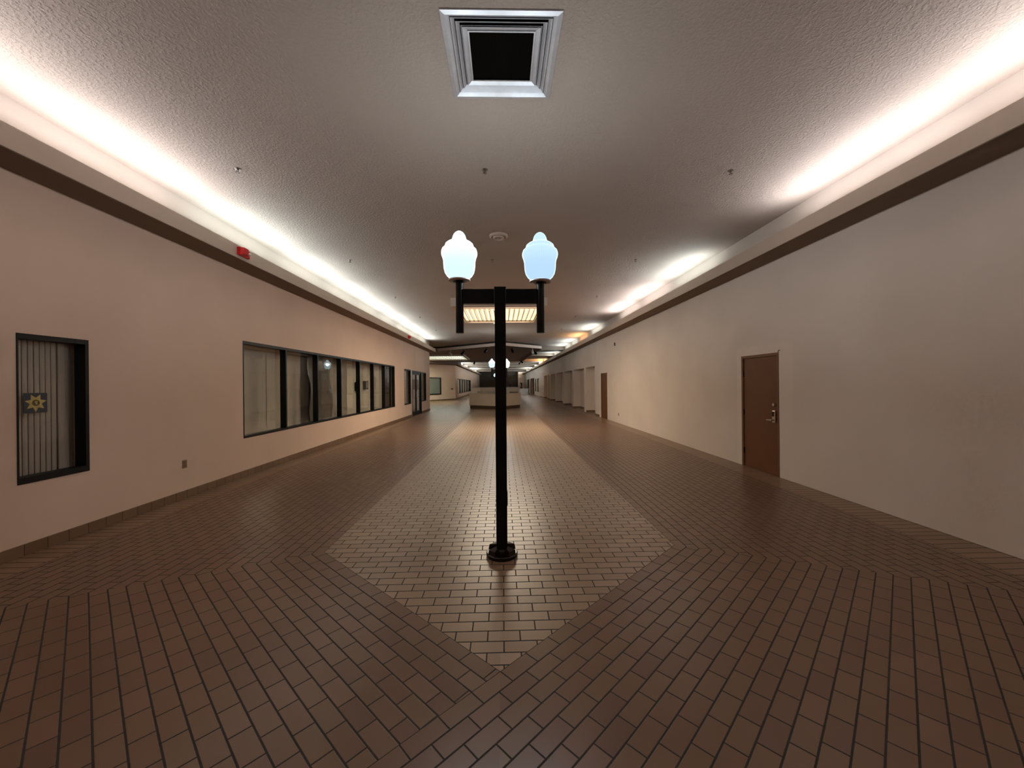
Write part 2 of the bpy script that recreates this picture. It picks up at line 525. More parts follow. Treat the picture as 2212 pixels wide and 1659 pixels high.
# right wall ------------------------------------------------------
D1 = (6.30, 7.30, 0.0, 2.085)
D2 = (16.85, 17.90, 0.0, 2.06)
ALC = [(19.08, 21.17), (21.65, 24.95), (25.42, 28.65), (29.36, 32.95), (33.62, 36.75), (37.83, 39.0), (39.8, 42.95)]
W5 = (48.5, 50.9, 0.55, 2.3); W6 = (52.4, 54.2, 0.55, 2.3)
D4 = (56.0, 63.6, 0, 2.45); D5 = (66.2, 71.0, 0, 2.4)
holes = [D1, D2, W5, W6, D4, D5] + [(a, b, 0, 2.46) for a, b in ALC]
mb = MB(); slab_with_holes(mb, XW, XW + 0.46, Y0, YE, 0, CZ, holes)
mb.box((XW + 0.46, Y0, 0), (XW + 0.6, YE, CZ))
struct(mb.build('wall_right', M['wall_r']), 'beige right corridor wall with a row of tall blocked alcoves', 'wall')

# baseboards ------------------------------------------------------
mb = MB(); slab_with_holes(mb, -XW, -XW + 0.014, Y0, YL, 0, 0.112, [(D3[0], D3[1], 0, 0.2)])
struct(mb.build('baseboard_left', M['base'], bevel=0.003), 'brown tile base along the left wall', 'baseboard')
mb = MB()
wall_seg(mb, (A0[0] + .01, A0[1] - .01), (A1[0] + .01, A1[1] - .01), -0.012, 0, 0.112)
mb.box((-5.05, 41.2, 0), (-5.038, YE, 0.112))
struct(mb.build('baseboard_far_left', M['base_d']), 'brown tile base along the far left wall', 'baseboard')
mb = MB()
for (a, b) in ALC:
    mb.box((XW, b - 0.013, 0), (XW + 0.46, b, 0.112)); mb.box((XW + 0.447, a, 0), (XW + 0.46, b - 0.013, 0.112))
ys = [18.2] + [v for ab in ALC for v in ab] + [47.5]
for i in range(0, len(ys) - 1, 2):
    if ys[i + 1] - ys[i] > 0.05 and i != 2: mb.box((XW - 0.012, ys[i] + .02, 0), (XW, ys[i + 1] - .02, 0.10))
struct(mb.build('baseboard_right', M['base_d']), 'brown tile base in the right wall alcoves', 'baseboard')

# cove ledges ------------------------------------------------------
def ledge(name, sx, ya, yb, wx, label):
    """light ledge along a wall: flat underside, upright lip, open top"""
    lx = wx - 0.41
    mb = MB()
    for a, b in (((lx, ya, SOF), (wx, yb, SOF + 0.05)), ((lx, ya, SOF + 0.05), (lx + 0.035, yb, LIPZ)), ((lx + .035, ya, SOF + .05), (wx, ya + .03, LIPZ)), ((lx + .035, yb - .03, SOF + .05), (wx, yb, LIPZ))):
        mb.box((sx * a[0], a[1], a[2]), (sx * b[0], b[1], b[2]))
    o = struct(mb.build(name, M['ledge']), label, 'cove ledge')
    MB().box((sx * (lx + .004), ya, SOF - 0.008), (sx * wx, yb, SOF)).build('underside_shade', M['under'], o)  # thin sheet added to carry the painted shade of the underside
    return o
ledge('trim_1', -1, Y0, 24.3, XW, 'projecting light ledge high on the left wall')
ledge('trim_2', 1, Y0, YE - 1.2, XW, 'projecting light ledge high on the right wall')
ledge('trim_3', -1, 43.2, YE, 5.05, 'projecting light ledge high on the far left wall')
# cream upper strips behind the ledges
mb = MB()
mb.box((-XW, Y0, LIPZ - 0.15), (-XW + 0.006, YL, CZ)); mb.box((XW - 0.006, Y0, LIPZ - 0.15), (XW, YE - 1.2, CZ)); mb.box((-5.05, 43.2, LIPZ - .15), (-5.044, YE, CZ))
struct(mb.build('trim_4', M['cove']), 'cream upper wall strips lit by the hidden tubes', 'cove strip')

# cove tubes ------------------------------------------------------
def make_batten(tone, cname):
    root = empty('fluorescent_batten')
    MB().box((-0.045, -1.05, 0), (0.045, 1.05, 0.145)).build('housing', M['white_plastic'], root)
    tube = MB().cyl((0, 0, 0.165), 0.0125, -1.02, 1.02, 12, 'y').build('tube', emit_mat('tube_' + cname, tone, 3.0), root, smooth=True)
    ld = bpy.data.lights.new('tube_light', 'AREA'); ld.shape = 'RECTANGLE'; ld.size = 0.06; ld.size_y = 2.0
    ld.energy = TUBE_W; ld.color = tone
    lo = bpy.data.objects.new('tube_light', ld); COL.objects.link(lo); lo.parent = root
    lo.location = (0, 0, 0.185); lo.rotation_euler = (PI, R(36), 0)      # local +x looks into the room
    return root
protos = {}
def batten(x, y, tone, key, dead, label, group):
    k = 'dead' if dead else key + ('_boost' if y > 40 else '')
    if k not in protos:
        r = make_batten(tone, k); protos[k] = r
        if dead:
            for ch in list(r.children):
                if ch.name.startswith('tube_light'): bpy.data.objects.remove(ch)
                elif ch.name.startswith('tube'): ch.data.materials[0] = M['white_plastic']
        if y > 40 and not dead:      # same fittings, power raised to brighten the far ceiling
            for ch in r.children:
                if ch.type == 'LIGHT': ch.data.energy = TUBE_W * 3.2
    else: r = copy_tree(protos[k])
    r.location = (x, y, SOF + 0.05); r.rotation_euler.z = PI if x > 0 else 0.0
    tag(r, label, 'light fitting', group)
i = 0
y = -5.75 + 1.1 + 0.33
while y < 24:
    batten(-4.33, y, COOL if y > 5 else NEUT, 'cool' if y > 5 else 'neut', False, 'lit fluorescent tube lying hidden on the left wall ledge', 'tubes on the left ledge'); y += 2.2
right = [(-4.2, 'n'), (-1.98, 'n'), (.24, 'n'), (2.46, 'n'), (4.62, 'l'), (6.85, 'd'), (9.02, 'c'), (11.35, 'n'), (13.65, 'n'), (16.3, 'd'), (18.55, 'c'), (21.6, 'w'), (24.3, 'c'), (26.9, 'c'),
         (30.95, 'c'), (33.15, 'c'), (39.3, 'w'), (41.5, 'w'), (44.8, 'c'), (47.0, 'c'), (51.5, 'c'), (53.7, 'c'), (59.2, 'c'), (61.6, 'c'), (64.2, 'c'), (70.2, 'c'), (72.6, 'c'), (80.9, 'c')]
TON = {'n': (NEUT, 'neut'), 'l': ((0.93, 0.93, 1.0), 'lilac'), 'c': (COOL, 'cool'), 'w': (WARM, 'warm'), 'd': (COOL, 'dead')}
for y, k in right:
    lab = {'d': 'dead fluorescent tube on the right wall ledge', 'w': 'orange-toned fluorescent tube on the right wall ledge'}.get(k, 'lit fluorescent tube lying hidden on the right wall ledge')
    gr = {'d': 'dead tubes on the right ledge', 'w': 'orange tubes on the right ledge'}.get(k, 'tubes on the right ledge')
    batten(4.33, y, TON[k][0], TON[k][1], k == 'd', lab, gr)
for y in (45.5, 47.9, 51.6, 54.2, 59.4, 62.0, 64.4, 70.5, 73.0):
    batten(-4.78, y, COOL, 'cool', False, 'lit fluorescent tube hidden on the far left ledge', 'tubes on the far left ledge')

# ------------------------------------------------------------------ beams across the far ceiling (structure)
mb = MB()
for (a, b, x0) in ((28.35, 29.9, 2.0), (34.1, 38.3, 2.0), (42.4, 43.6, -5.04), (49.4, 50.3, -5.04), (56.0, 57.8, -5.04), (65.6, 68.6, -5.04), (75.0, 79.5, -5.04)):
    mb.box((x0, a, CZ - 0.24), (XW, b, CZ))
struct(mb.build('trim_5', M['beam']), 'row of shallow beams crossing the far ceiling', 'ceiling beams')
# dropped canopy over the kiosk
cpts = [(-0.005, 24.0), (2.72, 26.55), (2.15, 41.0), (-4.9, 41.0), (-13.5, 41.0), (-13.5, 27.9), (-4.68, 27.8)]
root = empty('trim_6', (0, 24.0, 4.03)); struct(root, 'low brown canopy with a pointed cream edge above the kiosk', 'ceiling canopy')
loc = lambda P: [(x, y - 24.0) for x, y in P]
MB().prism(loc([(x * 0.985, 24.08 + (y - 24.0) * 0.985) for x, y in cpts]), 0.0, 0.2).build('underside', M['canopy_under'], root)
mb = MB()
def edge_strip(mb, p, q, z0, z1, t=0.05):
    p, q = Vector(p), Vector(q); d = (q - p).normalized(); nrm = Vector((-d.y, d.x)) * t
    mb.prism([tuple(p), tuple(q), tuple(q + nrm), tuple(p + nrm)], z0, z1)
L_ = loc(cpts)
edge_strip(mb, L_[0], L_[1], -0.012, 0.17); edge_strip(mb, L_[6], L_[0], -0.012, 0.17)
mb.build('edge_band', M['canopy_edge'], root)
mb = MB(); edge_strip(mb, L_[1], L_[2], -0.03, 0.17); edge_strip(mb, L_[2], L_[3], -0.012, 0.17); mb.build('side_band', M['canopy_under'], root)
# low soffit against the angled wall
mb = MB(); mb.prism([(-13.9, 33.5), (-9.6, 33.5), (-4.95, 40.9), (-4.6, 43.2), (-5.05, 43.2), (-5.05, 41.2), (-9.6, 34.0), (-13.9, 34.0)], SOF, SOF + 0.05)
mb2 = MB(); mb.prism([(-13.9, 32.6), (-9.0, 32.6), (-4.64, 40.3), (-4.64, 43.2), (-5.05, 43.2), (-5.05, 41.2), (-9.6, 34.0), (-13.9, 34.0)], SOF, CZ)
struct(mb.build('trim_7', M['canopy_under']), 'brown soffit above the angled wall of the side hall', 'soffit')

# ------------------------------------------------------------------ air diffuser in the ceiling
vx, vy = (VX0 + VX1) / 2, (VY0 + VY1) / 2
hx, hy = (VX1 - VX0) / 2, (VY1 - VY0) / 2
vent = empty('ceiling_air_diffuser', (vx, vy, CZ))
tag(vent, 'square louvred metal air diffuser set in the ceiling above the camera', 'air vent')
def ring(mb, s0, z0, s1, z1, t=0.004):
    """square ring sloping from outer half size s0 at z0 to inner s1 at z1; s are insets from the vent edge"""
    a0, b0, a1, b1 = hx - s0, hy - s0, hx - s1, hy - s1
    c0 = [(-a0, -b0), (a0, -b0), (a0, b0), (-a0, b0)]; c1 = [(-a1, -b1), (a1, -b1), (a1, b1), (-a1, b1)]
    for i in range(4):
        j = (i + 1) % 4
        mb.hexa([(*c0[i], z0), (*c0[j], z0), (*c1[j], z1), (*c1[i], z1), (*c0[i], z0 + t), (*c0[j], z0 + t), (*c1[j], z1 + t), (*c1[i], z1 + t)])
mb = MB(); ring(mb, 0.0, -0.010, 0.034, -0.014, 0.012); ring(mb, 0.034, -0.014, 0.064, 0.004)
mb.build('outer_frame', M['alu'], vent)
for k in range(3):
    s = 0.068 + k * 0.036
    mb = MB(); ring(mb, s, 0.000 + 0.004 * k, s + 0.029, 0.019 + 0.004 * k, 0.002)
    mb.build('louvre_blade', M['alu'], vent)
mb = MB(); ring(mb, 0.150, 0.004, 0.190, 0.018, 0.003); ring(mb, 0.188, 0.011, 0.200, 0.011, 0.004)
mb.build('inner_frame', M['alu'], vent)
def grille_mat():
    mt, nt, b = new_mat('black_filter_grille')
    pos, x, y, z = world_xyz(nt)
    s = (x * 520.0)._op('SINE') * 0.5 + 0.5
    nt.links.new(ramp(nt, s, [(0.2, (0.0005, 0.0005, 0.0005)), (0.9, (0.006, 0.0045, 0.003))]), b.inputs['Base Color'])
    b.inputs['Roughness'].default_value = 0.9
    b.inputs['Specular IOR Level'].default_value = 0.05
    return mt
M['grille'] = grille_mat()
MB().box((-hx + .19, -hy + .19, 0.024), (hx - .19, hy - .19, 0.030)).build('filter_grille', M['grille'], vent)
mb = MB()
for a, b in (((-hx + .03, -hy + .03, .1), (hx - .03, hy - .03, .11)),): mb.box(a, b)
t = 0.01
for a, b in (((-hx + .03, -hy + .03, 0.0), (-hx + .04, hy - .03, .1)), ((hx - .04, -hy + .03, 0.0), (hx - .03, hy - .03, .1)), ((-hx + .04, -hy + .03, 0.0), (hx - .04, -hy + .04, .1)), ((-hx + .04, hy - .04, 0.0), (hx - .04, hy - .03, .1))): mb.box(a, b)
mb.build('duct_box', M['dark'], vent)

# ------------------------------------------------------------------ round speaker / detector in ceiling
o = empty('round_ceiling_vent', (-0.05, 7.05, CZ)); tag(o, 'small round flush vent painted like the ceiling, beyond the near street lamp', 'air vent')
MB().lathe([(0.170, 0.0), (0.170, -0.020), (0.140, -0.040), (0.118, -0.005)], 40).build('rim', M['ledge'], o, smooth=True)
MB().lathe([(0.112, -0.002), (0.102, -0.044), (0.080, -0.056), (0.06, -0.015), (0.0, -0.015)], 40).build('cone', M['ledge'], o, smooth=True)

# ------------------------------------------------------------------ sprinklers
def make_sprinkler():
    o = empty('fire_sprinkler')
    MB().lathe([(0.036, 0.0), (0.034, -0.006), (0.016, -0.010)], 20).build('escutcheon', M['sprk'], o, smooth=True)
    mb = MB(); mb.cyl((0, 0, 0), 0.011, -0.028, -0.004, 12)
    mb.rod((0.011, 0, -0.02), (0.017, 0, -0.04), 0.003); mb.rod((0.017, 0, -0.04), (0.003, 0, -0.062), 0.003)
    mb.rod((-0.011, 0, -0.02), (-0.017, 0, -0.04), 0.003); mb.rod((-0.017, 0, -0.04), (-0.003, 0, -0.062), 0.003)
    mb.cyl((0, 0, 0), 0.0035, -0.062, -0.028, 8)
    mb.build('yoke', M['sprk'], o)
    mb = MB()
    mb.cyl((0, 0, 0), 0.012, -0.066, -0.063, 16)
    for k in range(10):
        a = 2 * PI * k / 10
        mb.rod((0.010 * math.cos(a), 0.010 * math.sin(a), -0.0645), (0.026 * math.cos(a), 0.026 * math.sin(a), -0.0665), 0.0028, 6)
    mb.build('deflector', M['sprk'], o)
    return o
sp = make_sprinkler(); first = True
rows = ['nearest row', 'second row from the camera', 'third row from the camera', 'fourth row from the camera', 'fifth row from the camera']
for j, yy in enumerate((4.88, 8.42, 11.92, 15.45, 19.15)):
    for xx, side in ((-3.28, 'beside the left cove'), (-0.2, 'on the centre line'), (2.96, 'beside the right cove')):
        if j == 3 and side == 'on the centre line': continue
        if j == 2 and side == 'on the centre line': xx, yy2 = -0.2, 11.6
        o = sp if first else copy_tree(sp); first = False
        o.scale.z = 0.72
        o.location = (xx, yy if not (j == 2 and side == 'on the centre line') else 11.55, CZ); o.rotation_euler.z = random.uniform(-.6, .6)
        tag(o, 'ceiling sprinkler head %s, %s' % (side, rows[j]), 'sprinkler', 'ceiling sprinklers')

# ------------------------------------------------------------------ street lamps
def globe_profile():
    raw = [(118, 796), (110, 785), (130, 770), (163, 740), (187, 700), (199, 650), (203, 600), (205, 555), (214, 515), (226, 485), (231, 458), (229, 432), (220, 404), (198, 384), (185, 374), (184, 358), (176, 336), (152, 316), (118, 300), (98, 285), (90, 262), (83, 236), (71, 209), (52, 186), (28, 170), (0.01, 164)]
    k = 0.000727
    return [(r * k, (796 - y) * k) for r, y in raw]
def make_lamp(extra=0.0, matL=M['globe_w'], matR=M['globe_b']):
    """two-headed indoor street lamp; origin at the foot"""
    L = empty('street_lamp')
    dz = -extra
    # base
    base = MB().lathe([(0.142, 0.0), (0.146, 0.010), (0.146, 0.030), (0.138, 0.037), (0.0, 0.040)], 40).build('base_plate', M['black_metal'], L, smooth=True)
    MB().lathe([(0.085, 0.038), (0.080, 0.062), (0.060, 0.075), (0.0, 0.078)], 8).build('base_collar', M['black_metal'], base)
    for k in range(4):
        a = PI / 4 + k * PI / 2
        ca, sa = math.cos(a), math.sin(a)
        def P(u, v, z): return (u * ca - v * sa, u * sa + v * ca, z)
        MB().hexa([P(0.050, -0.020, .034), P(0.136, -0.048, .034), P(0.136, 0.048, .034), P(0.050, 0.020, .034),
                 P(0.050, -0.016, .098), P(0.130, -0.040, .078), P(0.130, 0.040, .078), P(0.050, 0.016, .098)]).build('base_ear', M['black_metal'], base, bevel=0.003)
        a = k * PI / 2
        MB().cyl((0.112 * math.cos(a), 0.112 * math.sin(a), 0), 0.013, 0.036, 0.052, 6).build('anchor_bolt', M['black_metal'], base)
    mb = MB(); mb.box((-0.051, -0.051, 0.04), (0.051, 0.051, 2.490 + dz)); pole = mb.build('pole', M['black'], L, bevel=0.004)
    MB().box((-0.055, -0.055, 2.345 + dz), (0.055, 0.055, 2.500 + dz)).build('pole_cap', M['black'], pole, bevel=0.004)
    MB().box((0.049, -0.03, 0.47), (0.056, 0.03, 0.60)).build('access_cover', M['black'], pole, bevel=0.002)
    for sx, gm, lift in ((-1, matL, 0.006), (1, matR, -0.006)):
        xo = sx * 0.377
        MB().box((sx * 0.05, -0.030, 2.350 + dz), (sx * 0.345, 0.030, 2.485 + dz)).build('arm', M['black'], L, bevel=0.004)
        up = MB().cyl((xo, 0, 0), 0.0365, 2.078 + dz, 2.566 + dz + lift, 32, bev=0.003).build('upright_tube', M['black'], L, smooth=True)
        MB().lathe([(0.036, -0.012), (0.088, 0.0), (0.090, 0.008), (0.0, 0.010)], 36, (xo, 0, 2.560 + dz + lift)).build('globe_holder', M['black'], L, smooth=True)
        MB().lathe([(0.087, -0.008), (0.101, -0.002), (0.101, 0.008), (0.088, 0.012)], 36, (xo, 0, 2.562 + dz + lift)).build('holder_rim', M['white_plastic'], L, smooth=True)
        g = MB().lathe(globe_profile(), 48).build('globe', gm, L, smooth=True)
        g.location = (xo, 0, 2.566 + dz + lift)
        ld = bpy.data.lights.new('lamp_bulb', 'POINT'); ld.energy = 56; ld.color = (0.86, 0.95, 1.0); ld.shadow_soft_size = 0.06
        lo = bpy.data.objects.new('lamp_bulb', ld); COL.objects.link(lo); lo.parent = L; lo.location = (xo, 0, 2.80 + dz)
    return L
lp = make_lamp()
lp.location = (-0.022, 3.60, 0); lp.rotation_euler.y = R(0.12)
tag(lp, 'black two-globe street lamp standing alone on the tan tile band, nearest the camera', 'street lamp', 'street lamps')
l2 = make_lamp(0.125, M['globe_w'], M['globe_y']); l2.location = (-0.17, 19.7, 0)
tag(l2, 'middle black two-globe street lamp, mostly hidden behind the nearest lamp post, before the kiosk', 'street lamp', 'street lamps')
l3 = make_lamp(0.0, M['globe_w'], M['globe_w']); l3.location = (-0.66, 51, 0)
tag(l3, 'farthest black street lamp, one globe showing left of the nearest lamp post', 'street lamp', 'street lamps')

# ------------------------------------------------------------------ windows
def store_window(num, X, rect, mull, out, depth=0.11, fw_=0.045, label='', panels=None, panel_off=0.3, sill=0.04, glass=True):
    """X wall face, out=+1 means the room lies at larger x; mull = mullion centre ys"""
    y0, y1, z0, z1 = rect
    r = empty('window_%d' % num, (X, y0, z0)); struct(r, label, 'window')
    d = -out
    xa, xb = 0.006 * out, d * depth
    H, Wd = z1 - z0, y1 - y0
    mb = MB()
    mb.box((xa, 0, 0), (xb, Wd, sill)); mb.box((xa, 0, H - 0.05), (xb, Wd, H))
    mb.box((xa, 0, sill), (xb, fw_ * .4, H - 0.05)); mb.box((xa, Wd - fw_, sill), (xb, Wd, H - 0.05))
    mb.build('window_frame', M['frame'], r)
    for c in mull:
        MB().box((xa, c - y0 - fw_ / 2, sill), (xb, c - y0 + fw_ / 2, H - 0.05)).build('mullion', M['frame'], r)
    ed = [y0] + list(mull) + [y1]
    for k in range(len(ed) - 1):
        a, b = ed[k] - y0 + 0.012, ed[k + 1] - y0 - 0.012
        xg = d * (depth - 0.012)
        if glass: MB().box((xg, a, sill * .8), (xg + d * 0.006, b, H - 0.045)).build('glass_pane', M['glass'], r)
        if panels:
            mt = panels[k % len(panels)]
            if mt:
                xp = d * panel_off
                MB().box((xp, a - 0.02, -0.05), (xp + d * 0.02, b + 0.02, H + 0.05)).build('backing_board', mt, r)
    return r

# window 1: vertical curtain folds and the star badge
w1 = store_window(1, -XW, W1, [], 1, depth=0.115, fw_=0.035, label='narrow dark framed window with pleated curtain and star badge', sill=0.06)
M['curtain'] = plain('grey_blind_fabric', (0.62, 0.53, 0.46), 0.9, var=0.08, scale=3)
blind = empty('vertical_blind', (-XW - 0.20, W1[0], W1[2]))
tag(blind, 'grey beige vertical blind hanging behind the narrow left window with the star sticker', 'blind')
HB = W1[3] - W1[2]
MB().box((-0.02, -0.3, HB + 0.02), (0.02, 1.0, HB + 0.06)).build('head_rail', M['alu'], blind)
def slat(y_, wd, turn):
    mb = MB(); n = 5; pts = []
    for i in range(n + 1):
        t = i / n - 0.5
        px_, py_ = 0.006 * (1 - 4 * t * t), t * wd
        pts.append((px_ * math.cos(turn) - py_ * math.sin(turn), y_ + px_ * math.sin(turn) + py_ * math.cos(turn)))
    back = [(p[0] - 0.0012, p[1]) for p in reversed(pts)]
    mb.prism(list(reversed(pts + back)), -0.25, HB + 0.02)
    return mb.build('slat', M['curtain'], blind)
yb = -0.22
while yb < 0.52:
    slat(yb, 0.038, R(-6)); yb += 0.050
while yb < 0.80:
    slat(yb, 0.018, R(-28)); yb += 0.0165
MB().box((-0.14, -0.3, -0.25), (-0.13, 0.9, HB + 0.06)).build('gap_shade_sheet', M['door'], blind)  # dark sheet added so the gaps between slats read as shade
# reveal liner (dark)
MB().box((-0.5, -0.12, -0.2), (-0.49, 1.1, 1.7)).build('dark_recess', M['dark'], w1)

bd = empty('star_badge_sticker', (-XW - 0.101, 3.985, 1.457)); tag(bd, 'square navy sticker with gold seven-pointed star badge on the narrow window', 'sticker')
S = 0.098
MB().box((0, -S, -S * 1.02), (0.0015, S, S * 1.02)).build('backing_card', M['badge_navy'], bd)
mb = MB(); pts = []
for k in range(14):
    a = -PI / 2 + k * PI / 7
    r_ = (0.094 if k % 2 == 0 else 0.052)
    pts.append((r_ * math.cos(a) * 1.0, r_ * math.sin(a)))
n0 = len(mb.v)
mb.v += [(0.0017, p[0], p[1]) for p in pts] + [(0.0032, p[0] * .96, p[1] * .96) for p in pts] + [(0.0052, 0, 0)]
for k in range(14):
    j = (k + 1) % 14
    mb.f.append((k, j, 14 + j, 14 + k)); mb.f.append((14 + k, 14 + j, 28))
star = mb.build('gold_star', M['badge_gold'], bd)
MB().lathe([(0.033, 0.0036), (0.033, 0.0058), (0.028, 0.0062)], 28, (0, 0, 0), 'x').build('round_seal', M['badge_dark'], star)
mb = MB()
for k in range(28):
    a = 2 * PI * k / 28
    mb.box((0.0055, 0.031 * math.cos(a) - .0016, 0.031 * math.sin(a) - .0016), (0.0068, 0.031 * math.cos(a) + .0016, 0.031 * math.sin(a) + .0016))
mb.box((0.006, -0.010, 0.0), (0.0074, 0.004, 0.016)); mb.box((0.006, -0.004, -0.016), (0.0074, 0.010, 0.002)); mb.box((0.006, 0.004, 0.008), (0.0074, 0.014, 0.014))
mb.build('seal_relief', M['badge_gold'], star)

w2 = store_window(2, -XW, W2, [8.31 - .022, 9.71 - .022, 11.09 - .022, 12.52 - .022, 13.84 - .022, 15.15 - .022], 1, depth=0.115, label='long dark framed shop window of seven panes in the left wall',
                  panels=[M['panel'], M['panel'], M['panel_dim'], M['panel_dim'], M['panel'], M['panel'], M['panel']], panel_off=0.42)
w3 = store_window(3, -XW, W3, [], 1, depth=0.115, label='dark framed side window left of the glass entrance doors', panels=[M['panel']], panel_off=0.2)
w4 = store_window(4, -XW, W4, [], 1, depth=0.115, label='dark framed side window right of the glass entrance doors', panels=[M['panel']], panel_off=0.2)
# wrinkled plastic sheet in the third pane
def sheet(y0_, y1_, z0_, z1_, xc):
    mb = MB(); nx, nz = 26, 34
    rr = random.Random(3)
    for i in range(nx + 1):
        for j in range(nz + 1):
            u, v = i / nx, j / nz
            w_ = 0.03 * math.sin(7 * u + 5 * v * v + 1) + 0.02 * math.sin(17 * u - 9 * v) + rr.uniform(-.006, .006)
            mb.v.append((xc + w_, y0_ + (y1_ - y0_) * u, z0_ + (z1_ - z0_) * v))
    for i in range(nx):
        for j in range(nz):
            a = i * (nz + 1) + j
            mb.f.append((a, a + nz + 1, a + nz + 2, a + 1))
    return mb
M['poly'] = plain('wrinkled_plastic_sheet', (0.22, 0.19, 0.16), 0.28, var=0.25, scale=3)
o = sheet(9.75, 11.0, 0.72, 2.36, -XW - 0.25).build('plastic_sheet', M['poly'], None, smooth=True)
tag(o, 'wrinkled grey plastic sheet hung behind the third pane of the long window', 'plastic sheet')
for (yy, ww, zz, nm, lab) in ((13.25, 0.22, 1.42, 'wall_monitor', 'small dark box seen through the fifth pane of the long window'), (14.05, 0.26, 1.46, 'wall_monitor', 'small dark box seen through the sixth pane of the long window')):
    o = empty(nm, (-XW - 0.40, yy, zz)); tag(o, lab, 'wall box', 'dark boxes behind the long window')
    MB().box((0, -ww / 2, 0), (0.09, ww / 2, 0.30)).build('case', M['frame'], o, bevel=0.006)
    MB().box((0.09, -ww / 2 + .03, 0.05), (0.095, ww / 2 - .03, 0.27)).build('screen', M['greypanel'], o)
# short partition bits seen past the third mullion etc: room behind windows
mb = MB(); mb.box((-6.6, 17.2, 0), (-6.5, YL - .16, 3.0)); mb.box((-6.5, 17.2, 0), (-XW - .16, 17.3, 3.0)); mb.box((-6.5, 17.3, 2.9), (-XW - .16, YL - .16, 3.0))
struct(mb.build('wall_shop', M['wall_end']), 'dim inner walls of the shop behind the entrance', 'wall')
o = empty('added_shop_light', (-5.6, 20.7, 2.86)); tag(o, 'added light panel brightening the shop just inside the glass entrance doors', 'ceiling light')  # made-up lamp that brightens the banner behind the door glass
MB().box((-0.3, -0.6, 0.0), (0.3, 0.6, 0.04)).build('added_light_panel', emit_mat('shop_fill_glow', (1.0, 0.95, 0.9), 1.0), o)
ld = bpy.data.lights.new('shop_fill_light', 'AREA'); ld.shape = 'RECTANGLE'; ld.size = 0.6; ld.size_y = 1.2; ld.energy = 14; ld.color = (1, .95, .92)
lo = bpy.data.objects.new('shop_fill_light', ld); COL.objects.link(lo); lo.parent = o; lo.location = (0, 0, -0.01)
# entrance: aluminium post, dark double doors
d3 = empty('door_3', (-XW, D3[0], 0)); struct(d3, 'dark framed glass double entrance doors in the left wall', 'door')
WD = D3[1] - D3[0]; HD = D3[3]
MB().box((0.012, 0.0, 0), (-0.14, 0.10, HD)).build('door_post', M['alu'], d3)
mb = MB(); mb.box((0.008, 0.10, HD - 0.08), (-0.14, WD, HD)); mb.box((0.008, WD - .07, 0), (-0.14, WD, HD - .08)); mb.box((0.008, 0.10, 0), (-0.14, 0.17, HD - .08))
mb.build('door_frame', M['frame'], d3)
for a, b in ((0.18, (0.17 + WD - .07) / 2 - .005), ((0.17 + WD - .07) / 2 + .005, WD - .08)):
    mb = MB(); s = 0.10
    mb.box((-0.03, a, 0.01), (-0.08, a + s, HD - .09)); mb.box((-0.03, b - s, 0.01), (-0.08, b, HD - .09)); mb.box((-0.03, a + s, 0.01), (-0.08, b - s, 0.2)); mb.box((-0.03, a + s, HD - .2), (-0.08, b - s, HD - .09))
    lf = mb.build('door_leaf', M['frame'], d3)
    MB().box((-0.052, a + s, 0.2), (-0.058, b - s, HD - .2)).build('glass_pane', M['glass'], lf)
    hy_ = b - 0.05 if a < 1 else a + 0.05
    MB().rod((-0.0, hy_, 0.95), (-0.0, hy_, 1.25), 0.011).rod((-0.0, hy_, 0.97), (-0.035, hy_, 0.97), 0.008).rod((-0.0, hy_, 1.23), (-0.035, hy_, 1.23), 0.008).build('pull_handle', M['alu'], lf)
o = empty('display_banner', (-5.6, 22.9, 0)); tag(o, 'pale banner stand just inside the glass entrance doors', 'banner')
MB().box((-0.01, -0.40, 0.10), (0.01, 0.40, 2.0)).build('banner_sheet', M['white_kiosk'], o)
MB().box((-0.12, -0.42, 0.0), (0.12, 0.42, 0.10)).build('banner_foot', M['frame'], o)

# far left windows
r = empty('window_5', (0, 0, 0))
ax, ay = Vector(A0), Vector(A1); dd = (ay - ax).normalized(); nn = Vector((dd.y, -dd.x))
ang = math.atan2(dd.y, dd.x)
p5 = ax + dd * ((ay - ax).length * 0.30)
r.location = (p5.x, p5.y, 0.62); r.rotation_euler.z = ang
struct(r, 'dark framed window with pale grey blind in the angled wall', 'window')
Lw, Hw = 3.7, 1.70
mb = MB()
for a, b in (((0, -.05, 0), (Lw, .02, .09)), ((0, -.05, Hw - .07), (Lw, .02, Hw)), ((0, -.05, .09), (.09, .02, Hw - .07)), ((Lw - .16, -.05, .09), (Lw, .02, Hw - .07))): mb.box(a, b)
mb.build('window_frame', M['frame'], r)
MB().box((.09, -.014, .09), (Lw - .16, -.008, Hw - .07)).build('glass_pane', M['glass'], r)
MB().box((.09, -.006, .09), (Lw - .16, -.002, Hw - .07)).build('window_blind', M['greypanel'], r)
store_window(6, -5.05, (43.0, 60.5, 0.55, 2.25), [46.0, 48.6, 51.2, 53.8, 56.4, 59.0], 1, depth=0.11, fw_=0.20, label='far left shop window of seven pale panes', panels=[M['panel']], panel_off=0.105, glass=False)
